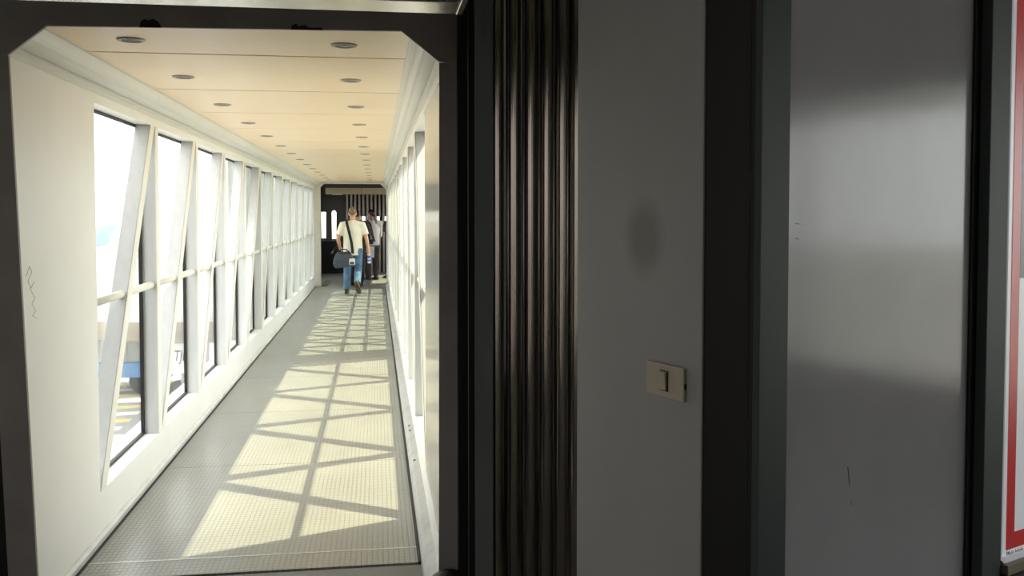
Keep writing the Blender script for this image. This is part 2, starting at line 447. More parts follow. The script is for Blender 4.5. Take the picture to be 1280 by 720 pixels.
# ceiling
ce = struct(MB().box(XL - DEP, XR + DEP, Y0, Y1, 2.285, 2.36).build('ceiling', 'rubber_black'), 'cream panelled tunnel ceiling with two rows of downlights', 'ceiling')
js = [Y0, 4.11] + [4.11 + 1.17 * k for k in range(1, 14)] + [Y1]
for a, b in zip(js[:-1], js[1:]):
    MB().box(-1.215, 0.150, a + 0.010, b - 0.010, ZC, 2.284).build('ceiling_panel', 'ceiling_paint', ce, bevel=0.002)
def cornice(side, segs):
    e = -1.20 if side < 0 else 0.134
    w = XL if side < 0 else XR
    prof = []
    if side > 0:
        prof += [(e - 0.004, 2.262), (e - 0.004, 2.252), (e + 0.012, 2.252), (e + 0.012, 2.245), (e + 0.024, 2.245)]
        sx, sz = e + 0.024, 2.245
    else:
        prof += [(e + 0.012, 2.262), (e + 0.012, 2.256), (e, 2.256)]
        sx, sz = e, 2.254
    ex, ez = w - side * 0.010, 2.194
    for k in range(0, 9):
        t = k / 8.0
        x = sx + (ex - sx) * t; z = sz + (ez - sz) * t
        b = math.sin(math.pi * t) * 0.036
        prof.append((x - side * b * 0.62, z - b * 0.78))
    prof += [(w - side * 0.014, 2.192), (w - side * 0.014, 2.176), (w - side * 0.006, 2.172), (w - side * 0.006, 2.152), (w + side * 0.004, 2.150), (w + side * 0.004, 2.284), (e, 2.284)]
    for a, b in zip(segs[:-1], segs[1:]):
        MB().prism(prof, a + 0.002, b - 0.002).build('cornice', 'cornice_paint', ce)
cornice(-1, [Y0, 5.45, 9.1, 12.8, 16.5, Y1]); cornice(1, [Y0, 5.25, 9.0, 12.7, 16.4, Y1])

# downlights
ring = MB().lathe((0, 0, 0), [(0.036, 0.004), (0.036, -0.004), (0.040, -0.007), (0.050, -0.006), (0.055, 0.001), (0.052, 0.004)], 24).mesh('ring', True)
well = MB().lathe((0, 0, 0), [(0.0001, -0.002), (0.037, -0.0035), (0.038, 0.002), (0.0001, 0.002)], 20).mesh('well', True)
bulb = MB().lathe((0, 0, 0), [(0.0001, -0.008), (0.012, -0.007), (0.018, -0.003), (0.019, 0.0)], 16).mesh('lamp', True)
rows = [3.80] + [4.79 + 1.178 * k for k in range(13)]
for k, y in enumerate(rows):
    for x, c in ((-0.945, 'left'), (-0.125, 'right')):
        d = tag(empty('downlight', (x, y, ZC)), 'unlit round recessed downlight in the %s ceiling row, %s from the dark portal' % (c, ORD[k]), 'downlight', 'downlights in the tunnel ceiling')
        add('ring', ring, 'ring_grey', d); add('well', well, 'lamp_dark', d); add('lamp', bulb, 'lamp_bulb', d)

# ------------------------------------------------------------------ dark portal frame
YF = 3.45
po = struct(MB().prism([(-1.266, 2.134), (-1.138, 2.237), (0.096, 2.254), (0.235, 2.145), (0.326, 2.145), (0.326, 2.95), (-1.42, 2.95), (-1.42, 2.134)], YF, YF + 0.015).build('trim_1', 'frame_grey'),
            'dark grey portal frame with cut corners around the tunnel mouth', 'door frame')
MB().prism([(0.235, 2.141), (0.228, 0.24), (0.228, 0.0), (0.326, 0.0), (0.326, 2.141)], YF, YF + 0.015).build('jamb', 'frame_grey', po)
MB().prism([(-1.266, 2.132), (-1.196, 0.0), (-1.292, 0.0), (-1.362, 2.132)], YF, YF + 0.015).build('jamb', 'frame_grey', po)
MB().prism([(-1.362, 2.132), (-1.292, 0.0), (-1.42, 0.0), (-1.42, 2.132)], YF + 0.005, YF + 0.10).build('side_cover', 'black_metal', po)
# torn black patches hanging on the header edge
def patch(cx, cz, pts):
    MB().prism([(cx + a, cz + b) for a, b in pts], YF - 0.003, YF - 0.0003).build('torn_tape', 'torn_black', po)
patch(-0.792, 2.240, [(-0.036, 0.0), (-0.030, 0.022), (-0.018, 0.030), (-0.004, 0.025), (0.010, 0.031), (0.026, 0.024), (0.036, 0.010), (0.038, 0.001)])
patch(-0.245, 2.2475, [(-0.058, 0.0), (-0.055, 0.014), (-0.040, 0.022), (-0.030, 0.012), (-0.008, 0.017), (0.008, 0.008), (0.052, 0.010), (0.056, 0.001)])
# dark rubber bumper at the foot of the right jamb
bp_ = tag(empty('bumper', (0.262, 3.42, 0.0)), 'dark rounded rubber bumper at the foot of the right portal jamb', 'bumper')
bm_prof = [(0.0001, 0.235)] + [(0.085 * math.sin(t), 0.16 + 0.075 * math.cos(t)) for t in (0.4, 0.8, 1.2, 1.57)] + [(0.088, 0.0), (0.0001, 0.0)]
MB().lathe((0, 0, 0), bm_prof, 20).build('body', 'rubber_black', bp_, smooth=True)
MB().lathe((0, 0, 0.0), [(0.089, 0.03), (0.094, 0.03), (0.094, 0.055), (0.089, 0.055)], 20).build('band', 'strip_grey', bp_)
# threshold between lounge floor and tunnel floor
struct(MB().box(-1.42, 0.33, 3.40, 4.12, -0.08, -0.006).build('floor_threshold', 'strip_grey'), 'dark metal threshold plate at the tunnel mouth', 'floor')

# air unit above the portal
ac = tag(empty('air_curtain', (-0.55, 2.40, 2.14)), 'metal air unit with black ribbed grille above the dark portal', 'air unit')
MB().prism([(0.065, 0.0), (0.205, 0.0), (0.205, 0.30), (-0.20, 0.30), (-0.20, 0.0), (-0.155, 0.0), (-0.155, 0.03), (0.065, 0.03)], -1.2, 0.772, 'x').build('housing', 'lip_metal', ac, bevel=0.003)
MB().prism([(-0.20, -0.002), (0.207, -0.002), (0.207, 0.30), (-0.20, 0.30)], 0.774, 0.792, 'x').build('end_cap', 'lip_metal', ac, bevel=0.003)
rib_mesh = MB().box(0, 0.0045, -0.155, 0.065, 0.010, 0.03).mesh('grille_rib')
for k in range(142):
    add('grille_rib', rib_mesh, 'grille_metal', ac, loc=(-0.62 + k * 0.0098, 0, 0))
MB().box(-1.19, 0.768, -0.156, 0.066, 0.0285, 0.034).build('grille_back', 'dark_void', ac)
for xx in (-1.0, 0.5):
    MB().box(xx, xx + 0.04, -0.02, 0.02, 0.30, 0.81).build('hanger', 'strip_grey', ac)

# ------------------------------------------------------------------ slatted metal curtain to the right of the portal
struct(MB().box(0.300, 0.345, 3.40, 3.56, 0.0, 2.95).build('trim_2', 'black_metal'), 'black vertical gap strip beside the portal frame', 'trim')
g2 = struct(MB().box(0.352, 0.416, 3.300, 3.34, 0.0, 2.95).build('trim_3', 'strip_grey'), 'dark grey upright strip between portal and slatted curtain', 'trim')
MB().box(0.330, 0.352, 3.318, 3.35, 0.0, 2.95).build('edge_bar', 'black_metal', g2)
cu = tag(empty('shutter_curtain', (0.417, 3.31, 0)), 'curved dark metal curtain of upright slats beside the switch wall', 'shutter')
R_, sl = 0.36, math.radians(9.1)
for k in range(8):
    t0, t1 = k * sl, (k + 1) * sl
    prof = []
    for q in range(9):
        u = q / 8.0; t = t0 + (t1 - t0) * (0.06 + 0.88 * u)
        bulge = 0.0095 * math.sin(math.pi * u) ** 0.85
        r = R_ - bulge
        prof.append((r * math.sin(t), -R_ + r * math.cos(t)))
    for q in range(8, -1, -1):
        t = t0 + (t1 - t0) * (0.06 + 0.88 * q / 8.0); r = R_ + 0.006
        prof.append((r * math.sin(t), -R_ + r * math.cos(t)))
    MB().prism(prof, 0.0, 2.95, 'z').build('slat', 'slat_metal', cu, smooth=False)
    r = R_ - 0.003
    MB().tube([(r * math.sin(t0), -R_ + r * math.cos(t0), 0.0), (r * math.sin(t0), -R_ + r * math.cos(t0), 2.95)], 0.0028, 8).build('bead', 'bead_metal', cu, smooth=True)

# ------------------------------------------------------------------ grey wall with the light switch
SQ = Vector((0.506, 2.287, 0)); SA = math.atan2(-0.947, 0.322)
sw = struct(empty('wall_switch', SQ, SA), 'plain grey wall with an oval stain and a light switch', 'wall')
# local x runs along the wall toward the camera, local -y faces the room
MB().box(-0.002, 0.495, 0.0, 0.05, 0.0, 2.95).build('wall_sheet', 'switch_wall_paint', sw, bevel=0.002)
ls = tag(empty('light_switch', tuple(SQ + Matrix.Rotation(SA, 3, 'Z') @ Vector((0.379, 0.0, 1.2155))), SA), 'beige light switch plate with one rocker on the grey wall', 'light switch')
SWY = -1
MB().box(-0.067, 0.067, -0.009, 0.0, -0.0365, 0.0365).build('plate', 'switch_plastic', ls, bevel=0.002)
MB().box(-0.0145, 0.0145, -0.0098, -0.006, -0.0225, 0.0225).build('rocker_well', 'dark_void', ls)
MB().prism([(-0.0098, -0.021), (-0.0135, -0.019), (-0.0165, 0.019), (-0.0098, 0.021)], -0.0125, 0.0105, 'x').build('rocker', 'switch_plastic', ls, bevel=0.001)
MB().box(0.0655, 0.068, -0.007, -0.002, -0.008, 0.003).build('pry_slot', 'dark_void', ls)

# ------------------------------------------------------------------ black recess, framed laminate panel and poster
PQ = Vector((0.812, 1.75, 0)); PA = math.atan2(0.4, 0.916)
br_ = struct(MB().prism([(0.672, 1.818), (0.7375, 1.7175), (0.80, 1.78), (0.74, 1.90)], 0.0, 2.95, 'z').build('trim_4', 'black_metal'), 'black upright post between switch wall and grey panel', 'post')
MB().prism([(0.664, 1.822), (0.672, 1.819), (0.72, 1.90), (0.70, 1.93)], 0.0, 2.95, 'z').build('shadow_gap', 'dark_void', br_)
for z0, z1 in ((0.1, 1.13), (1.17, 1.615), (1.665, 2.6)):
    d = Vector((0.7375 - 0.672, 1.7175 - 1.818, 0)); nrm = Vector((-d.y, d.x, 0)).normalized() * -1
    a = Vector((0.672, 1.818, 0)) + d * 0.84; b = Vector((0.672, 1.818, 0)) + d * 0.885
    o = nrm * 0.0012
    MB().prism([(a.x, a.y), (b.x, b.y), (b.x + o.x, b.y + o.y), (a.x + o.x, a.y + o.y)], z0, z1, 'z').build('slot', 'dark_void', br_)
pw = struct(empty('wall_poster', PQ, PA), 'framed wall of grey laminate with a poster case', 'wall')
MB().box(-0.082, 0.0, -0.012, 0.06, 0.0, 2.95).build('frame_post', 'green_metal', pw, bevel=0.002)
MB().box(0.0, 0.676, 0.012, 0.03, 0.0, 2.95).build('laminate_panel', 'laminate_grey', pw)
MB().box(0.655, 0.690, 0.006, 0.05, 0.0, 2.95).build('shadow_gap', 'black_metal', pw)
MB().box(0.681, 0.762, -0.020, 0.06, 0.0, 2.95).build('frame_post', 'green_metal', pw, bevel=0.002)
MB().box(0.762, 5.2, -0.045, 0.06, 0.0, 0.688).build('frame_rail', 'green_metal', pw)
MB().box(1.90, 5.2, 0.0, 0.06, 0.688, 2.95).build('laminate_panel', 'laminate_grey', pw)
for pts in ([(0.045, 1.560), (0.060, 1.558)], [(0.045, 1.530), (0.055, 1.527)], [(0.22, 1.03), (0.226, 0.99)], [(0.232, 0.955), (0.236, 0.945)]):
    MB().tube([(x, 0.0115, z) for x, z in pts], 0.0007, 5).build('scratch', 'print_grey', pw)
ps = tag(empty('poster', tuple(PQ + Matrix.Rotation(PA, 3, 'Z') @ Vector((0.008, -0.030, 0))), PA), 'white poster with a red border in a dark green case', 'poster')
PB = 0.722
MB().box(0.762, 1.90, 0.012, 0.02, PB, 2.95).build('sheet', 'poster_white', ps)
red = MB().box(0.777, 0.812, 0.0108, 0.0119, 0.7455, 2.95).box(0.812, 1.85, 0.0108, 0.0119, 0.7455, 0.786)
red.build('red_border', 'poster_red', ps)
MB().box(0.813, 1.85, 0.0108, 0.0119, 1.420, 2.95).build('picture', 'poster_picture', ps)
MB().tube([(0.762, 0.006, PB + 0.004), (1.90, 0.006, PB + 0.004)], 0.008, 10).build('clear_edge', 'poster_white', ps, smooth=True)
MB().box(0.762, 1.90, -0.004, 0.014, 0.690, 0.714).build('brass_rail', 'brass_rail', ps)
def poster_text(body, size, x, z, material):
    m = text_mesh(body, size, 0.0004)
    o = add('lettering', m, material, ps, loc=(x, 0.0106, z)); o.rotation_euler = (math.pi / 2, 0, 0)
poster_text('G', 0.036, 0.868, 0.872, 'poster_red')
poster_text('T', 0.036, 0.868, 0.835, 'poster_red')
poster_text('Phát hành bởi Ngân', 0.019, 0.778, 0.7285, 'print_grey')
struct(MB().box(5.18, 5.3, -0.02, 0.06, 0, 2.95).build('trim_5', 'green_metal', None, loc=tuple(PQ)), 'green end post of the poster wall', 'post').rotation_euler = (0, 0, PA)

# ------------------------------------------------------------------ lounge around the camera
struct(MB().box(-2.7, 8.9, -4.2, 3.40, -0.1, 0.0).build('floor_lounge', 'lounge_floor'), 'dark floor of the boarding lounge', 'floor')
struct(MB().box(-2.8, 9.0, -4.3, 4.0, 2.95, 3.15).build('ceiling_lounge', 'lounge_ceiling'), 'grey ceiling of the boarding lounge', 'ceiling')
struct(MB().box(-2.7, 8.9, -4.3, -4.2, 0, 2.95).build('wall_back', 'lounge_wall'), 'grey back wall of the boarding lounge', 'wall')
wf = MB().box(-2.7, -1.42, 3.45, 3.56, 0, 2.95).box(0.34, 0.44, 3.42, 3.56, 0, 2.95).box(0.40, 6.3, 3.56, 4.0, -0.1, 3.15)
struct(wf.build('wall_front', 'black_metal'), 'dark wall around the portal', 'wall')
def lounge_window(name, wname, y0, y1, z0, z1, ya, yb, loc, rz, step, lab, glass='window_glass'):
    w = struct(with_holes(MB(), ya, yb, 0.0, 2.95, [(y0, y1, z0, z1)], 0.0, 0.1, 'y').build(name, 'lounge_wall'), 'grey %s wall of the boarding lounge with a long unseen window' % lab, 'wall')
    w.location = loc; w.rotation_euler = (0, 0, rz)
    m = MB().box(0.02, 0.08, y0, y1, z0, z0 + 0.04).box(0.02, 0.08, y0, y1, z1 - 0.04, z1)
    y = y0
    while y < y1:
        m.box(0.02, 0.08, y, y + 0.04, z0 + 0.04, z1 - 0.04); y += step
    wo = struct(m.build(wname, 'green_metal'), 'long unseen %s lounge window' % lab, 'window'); wo.location = loc; wo.rotation_euler = (0, 0, rz)
    MB().box(0.047, 0.053, y0, y1, z0, z1).build('pane', glass, wo)
    return w
lounge_window('wall_lounge_left', 'window_89', -3.9, 2.0, 0.4, 2.6, -4.2, 3.6, (-2.8, 0, 0), 0.0, 1.475, 'left', 'tinted_glass')  # left window added out of view as fill light for the grey foreground
lounge_window('wall_lounge_right', 'window_90', -2.6, 2.9, 0.40, 2.47, -5.0, 3.95, (6.2, 0.015, 0), math.atan2(0.475, 0.88), 2.75, 'right')
ro = struct(MB().box(0.1, 3.0, -5.0, 5.5, 2.65, 2.75).build('added_sun_canopy', 'white_paint'), 'unseen canopy added to keep sun off the lounge window', 'roof')  # out-of-view canopy added to block direct sun from the right lounge window
ro.location = (6.2, 0.015, 0); ro.rotation_euler = (0, 0, math.atan2(0.475, 0.88))

# ------------------------------------------------------------------ cab at the far end of the tunnel
fe = struct(MB().prism([(XL - 0.02, 0.0), (XL - 0.02, 2.30), (XR + 0.02, 2.30), (XR + 0.02, 0.0), (XR - 0.035, 0.0), (XR - 0.035, 2.10), (XR - 0.16, 2.225), (XL + 0.20, 2.225), (XL + 0.125, 2.15), (XL + 0.125, 0.0)], Y1, Y1 + 0.12).build('trim_6', 'cream_paint'),
            'cream end frame with cut corners at the far mouth of the tunnel', 'door frame')
MB().box(XL - 0.35, XL + 0.02, Y1 + 0.02, Y1 + 0.12, -0.1, 2.7).build('side_infill', 'white_paint', fe)
MB().box(XR - 0.02, XR + 0.35, Y1 + 0.02, Y1 + 0.12, -0.1, 2.7).build('side_infill', 'white_paint', fe)
MB().box(XL, XR, Y1 + 0.02, Y1 + 0.12, 2.28, 2.7).build('top_infill', 'white_paint', fe)
CX0, CX1 = -1.75, 0.95
struct(MB().box(CX0, CX1, Y1 + 0.001, END, -0.12, -0.002).build('floor_cab', 'studded_rubber'), 'studded floor of the dark cab at the far end', 'floor')
struct(MB().box(CX0, CX1, Y1 + 0.12, END + 0.1, 2.50, 2.62).build('ceiling_cab', 'cab_dark'), 'dark ceiling of the far cab', 'ceiling')
# ramp plate left of the man
rp = tag(empty('ramp_plate', (-1.14, 20.75, 0.0)), 'dark hinged ramp plate on the floor beside the left end frame', 'ramp plate')
MB().prism([(-0.10, 0.004), (0.07, 0.004), (0.12, 1.6), (-0.05, 1.6)], 0.0, 0.012, 'z').build('plate', 'cab_dark', rp, loc=(0, -0.4, 0))
MB().tube([(0.085, -0.4, 0.014), (0.13, 1.2, 0.014)], 0.012, 8).build('hinge', 'aluminium', rp)
lhole = [(21.6, 23.6, 0.95, 1.95)]
struct(with_holes(MB(), Y1 + 0.12, END, -0.1, 2.5, lhole, CX0 - 0.1, CX0, 'y').build('wall_cab_left', 'cab_dark'), 'dark left wall of the far cab with a side window', 'wall')
struct(MB().box(CX0 - 0.06, CX0 - 0.054, 21.6, 23.6, 0.95, 1.95).build('window_91', 'window_glass'), 'side window of the far cab', 'window')
struct(with_holes(MB(), Y1 + 0.12, END, -0.1, 2.5, [(21.4, 24.2, 0.95, 1.95)], CX1, CX1 + 0.1, 'y').build('wall_cab_right', 'cab_dark'), 'dark right wall of the far cab', 'wall')
struct(MB().box(CX1 + 0.054, CX1 + 0.06, 21.4, 24.2, 0.95, 1.95).build('window_92', 'window_glass'), 'right side window of the far cab', 'window')
slots = [(-1.45, -1.33, 0.92, 1.62), (-1.175, -1.06, 0.90, 1.66), (-0.385, -0.295, 1.22, 1.50), (0.02, 0.085, 1.18, 1.345), (0.02, 0.085, 1.365, 1.50), (0.215, 0.28, 1.18, 1.345), (0.215, 0.28, 1.365, 1.50)]
cb = struct(with_holes(MB(), CX0, CX1, -0.1, 2.5, slots, END, END + 0.06, 'x').build('wall_cab_back', 'cab_dark'), 'dark back wall of the far cab with slit windows', 'wall')
for i, h in enumerate(slots):
    MB().box(h[0], h[1], END + 0.03, END + 0.034, h[2], h[3]).build('pane', 'window_glass', cb)
# rounded top to the tall slit
hx0, hx1, hz1 = -1.175, -1.06, 1.66
for s in (-1, 1):
    c = (hx0 + hx1) / 2; r = (hx1 - hx0) / 2
    pts = [(c + s * r, hz1 + 0.004), (c + s * r, hz1 - r)] + [(c + s * r * math.cos(a), hz1 - r + r * math.sin(a)) for a in [k * math.pi / 12 for k in range(1, 7)]] + [(c, hz1 + 0.004)]
    MB().prism(pts, END - 0.004, END + 0.05).build('rounded_corner', 'cab_dark', cb)
MB().box(CX0, -0.86, END - 0.25, END, 0.0, 0.86).build('lower_locker', 'black_metal', cb)
rc = tag(empty('ribbed_curtain', (-0.25, END - 0.10, 0)), 'grey brown ribbed curtain at the back of the far cab', 'curtain')
for k in range(11):
    x0 = -0.80 + k * 0.107
    zs = [(0.0, 2.2)]
    cxm = x0 + 0.03
    for h in slots:
        if x0 - 0.0 < h[1] - 0.012 and x0 + 0.062 > h[0] + 0.012:
            lo, hi = h[2], h[3]
            zs = [z for a, b in zs for z in ((a, min(b, lo)), (max(a, hi), b)) if z[1] - z[0] > 0.03]
    for a, b in zs:
        MB().prism([(x0 + 0.25, 0.0), (x0 + 0.262, -0.035), (x0 + 0.30, -0.035), (x0 + 0.312, 0.0)], a, b, 'z').build('rib', 'cab_rib', rc)
bx = tag(empty('roller_box', (-0.38, 23.3, 2.06)), 'beige roller box hung across the top of the far cab', 'roller box')
MB().box(-0.86, 0.02, -0.12, 0.12, 0.0, 0.16).build('cover', 'cab_beige', bx, bevel=0.01)
MB().box(0.03, 0.80, -0.12, 0.12, 0.0, 0.16).build('cover', 'cab_beige', bx, bevel=0.01)
MB().box(-0.90, 0.84, -0.14, 0.14, 0.165, 0.44).build('bracket', 'cab_dark', bx)
MB().box(-0.70, -0.45, -0.09, 0.09, -0.015, 0.0).build('lamp_strip', 'aluminium', bx)

# ------------------------------------------------------------------ people
def bake(mb, name, material, parent=None, voxel=0.012, smooth_it=6, cols=None):
    """union of closed pieces as one continuous surface"""
    o = bpy.data.objects.new(name, mb.mesh(name)); col.objects.link(o)
    r = o.modifiers.new('r', 'REMESH'); r.mode = 'VOXEL'; r.voxel_size = voxel; r.use_smooth_shade = True
    s = o.modifiers.new('s', 'SMOOTH'); s.factor = 0.5; s.iterations = smooth_it
    dg = bpy.context.evaluated_depsgraph_get(); dg.update()
    m = bpy.data.meshes.new_from_object(o.evaluated_get(dg))
    old = o.data; bpy.data.objects.remove(o); bpy.data.meshes.remove(old)
    m.name = name; m.materials.clear()
    for p in m.polygons: p.use_smooth = True
    return add(name, m, material, parent)

def hand(mb, wrist, d, palm_side, curl=0.5, s=1.0, thumb_dir=None):
    """palm with five unequal bent fingers; d = direction the hand points, palm_side = the way the palm faces"""
    d = Vector(d).normalized(); n = Vector(palm_side); n = (n - d * n.dot(d)).normalized(); w = d.cross(n)
    W = Vector(wrist)
    mb.tube([W - d * 0.02, W + d * 0.03, W + d * 0.085 * s], [0.026 * s, (0.034 * s), 0.034 * s], 8)
    for i, ln in enumerate((0.066, 0.074, 0.069, 0.054)):
        b = W + d * 0.078 * s + w * (0.030 - 0.020 * i) * s
        a1 = d * math.cos(curl * 0.6) + n * math.sin(curl * 0.6); a2 = d * math.cos(curl * 1.7) + n * math.sin(curl * 1.7)
        p1 = b + a1 * ln * 0.5 * s; p2 = p1 + a2 * ln * 0.5 * s
        mb.tube([b - d * 0.02, p1, p2], [0.0105 * s, 0.0098 * s, 0.0082 * s], 6)
    tb = W + d * 0.03 * s + w * 0.03 * s
    t1 = tb + (d * 0.6 + w * 0.6 + n * 0.4).normalized() * 0.04 * s; t2 = t1 + (d * 0.9 + n * 0.5).normalized() * 0.03 * s
    mb.tube([tb - w * 0.01, t1, t2], [0.013 * s, 0.0115 * s, 0.009 * s], 6)

def head(mb, c, s=1.0, yaw=0.0):
    """skull, jaw, nose, ears, eye sockets; faces +y turned by yaw"""
    M = Matrix.Rotation(yaw, 3, 'Z')
    def q(x, y, z): return tuple(Vector(c) + M @ (Vector((x, y, z)) * s))
    mb.ball(q(0, -0.012, 0.028), (0.077 * s, 0.094 * s, 0.096 * s), 16, 12)
    mb.ball(q(0, 0.030, -0.050), (0.058 * s, 0.062 * s, 0.072 * s), 14, 10)
    mb.ball(q(0, 0.010, -0.02), (0.068 * s, 0.078 * s, 0.085 * s), 14, 10)
    mb.tube([q(0, 0.086, 0.012), q(0, 0.106, -0.028), q(0, 0.088, -0.036)], [0.010 * s, 0.014 * s, 0.010 * s], 8)
    mb.tube([q(-0.024, 0.078, -0.064), q(0, 0.088, -0.062), q(0.024, 0.078, -0.064)], 0.010 * s, 8)
    mb.ball(q(0, 0.074, -0.100), 0.020 * s, 8, 6)
    for e in (-1, 1):
        mb.ball(q(e * 0.080, -0.006, -0.012), (0.012 * s, 0.020 * s, 0.032 * s), 8, 6)
        mb.tube([q(e * 0.012, 0.084, 0.018), q(e * 0.048, 0.068, 0.018)], 0.009 * s, 6)

def eyes(body, c, s, yaw):
    M = Matrix.Rotation(yaw, 3, 'Z'); mb = MB()
    for e in (-1, 1):
        p = Vector(c) + M @ (Vector((e * 0.030, 0.076, 0.004)) * s)
        mb.ball(tuple(p), 0.011 * s, 8, 6)
    mb.build('eyes', 'hair_black', body, smooth=True)

def hair_cap(body, c, s, yaw, material, thick=0.008, low=-0.03):
    M = Matrix.Rotation(yaw, 3, 'Z')
    mb = MB()
    n = len(mb.v); seg, rings = 18, 10
    def pt(t, a, r):
        x = (0.077 + r) * math.sin(t) * math.cos(a); y = -0.012 + (0.094 + r) * math.sin(t) * math.sin(a); z = 0.028 + (0.096 + r) * math.cos(t)
        return tuple(Vector(c) + M @ (Vector((x, y, z)) * s))
    def tmax(a):
        f = (math.sin(a) + 1) / 2          # 1 at the face
        return 2.25 - 1.10 * f ** 1.2
    for r in (thick, -0.004):
        for i in range(rings):
            for k in range(seg):
                a = 2 * math.pi * k / seg
                mb.v.append(pt(0.02 + tmax(a) * i / (rings - 1), a, r if i < rings - 1 else r * 0.3))
    for L in range(2):
        for i in range(rings - 1):
            for k in range(seg):
                j = (k + 1) % seg; a = n + L * seg * rings + i * seg
                mb.f.append((a + k, a + j, a + seg + j, a + seg + k))
    for k in range(seg):
        j = (k + 1) % seg; a = n + (rings - 1) * seg; b = a + seg * rings
        mb.f.append((a + k, a + j, b + j, b + k))
        mb.f.append((n + k, n + j, n + seg * rings + j, n + seg * rings + k))
    mb.build('hair', material, body, smooth=True)

def shoe(body, ankle, toe_dir, up_dir, s=1.0, sole='sole_brown', upper='shoe_black'):
    """shoe around an ankle point: upper and sole, pointing along toe_dir"""
    f = Vector(toe_dir).normalized(); u = Vector(up_dir); u = (u - f * u.dot(f)).normalized(); r = f.cross(u)
    A = Vector(ankle)
    def P(a, b, c): return tuple(A + f * a * s + r * b * s + u * c * s)
    mb = MB()
    n = 0; rows = [(-0.075, 0.030, -0.035), (-0.05, 0.040, 0.035), (0.0, 0.042, 0.040), (0.06, 0.043, 0.0), (0.12, 0.046, -0.028), (0.165, 0.040, -0.042), (0.19, 0.020, -0.055)]
    seg = 10
    for a, w, top in rows:
        for k in range(seg):
            t = 2 * math.pi * k / seg
            c0 = (top - 0.070) / 2; h = (top + 0.070) / 2
            mb.v.append(P(a, w * math.cos(t), c0 + h * math.sin(t)))
    for i in range(len(rows) - 1):
        for k in range(seg):
            j = (k + 1) % seg
            mb.f.append((i * seg + k, i * seg + j, (i + 1) * seg + j, (i + 1) * seg + k))
    mb.f.append(tuple(range(seg))); mb.f.append(tuple((len(rows) - 1) * seg + k for k in range(seg)))
    sh = mb.build('shoe', upper, body, smooth=True)
    so = MB()
    out_ = [(-0.082, 0.0), (-0.072, 0.030), (-0.03, 0.040), (0.04, 0.038), (0.11, 0.050), (0.165, 0.044), (0.198, 0.018), (0.198, -0.018), (0.165, -0.044), (0.11, -0.050), (0.04, -0.038), (-0.03, -0.040), (-0.072, -0.030)]
    k = len(out_)
    for c in (-0.084, -0.060):
        so.v += [P(a, b, c) for a, b in out_]
    so.f.append(tuple(range(k))); so.f.append(tuple(range(2 * k - 1, k - 1, -1)))
    for i in range(k):
        j = (i + 1) % k; so.f.append((i, j, k + j, k + i))
    so.build('sole', sole, sh)

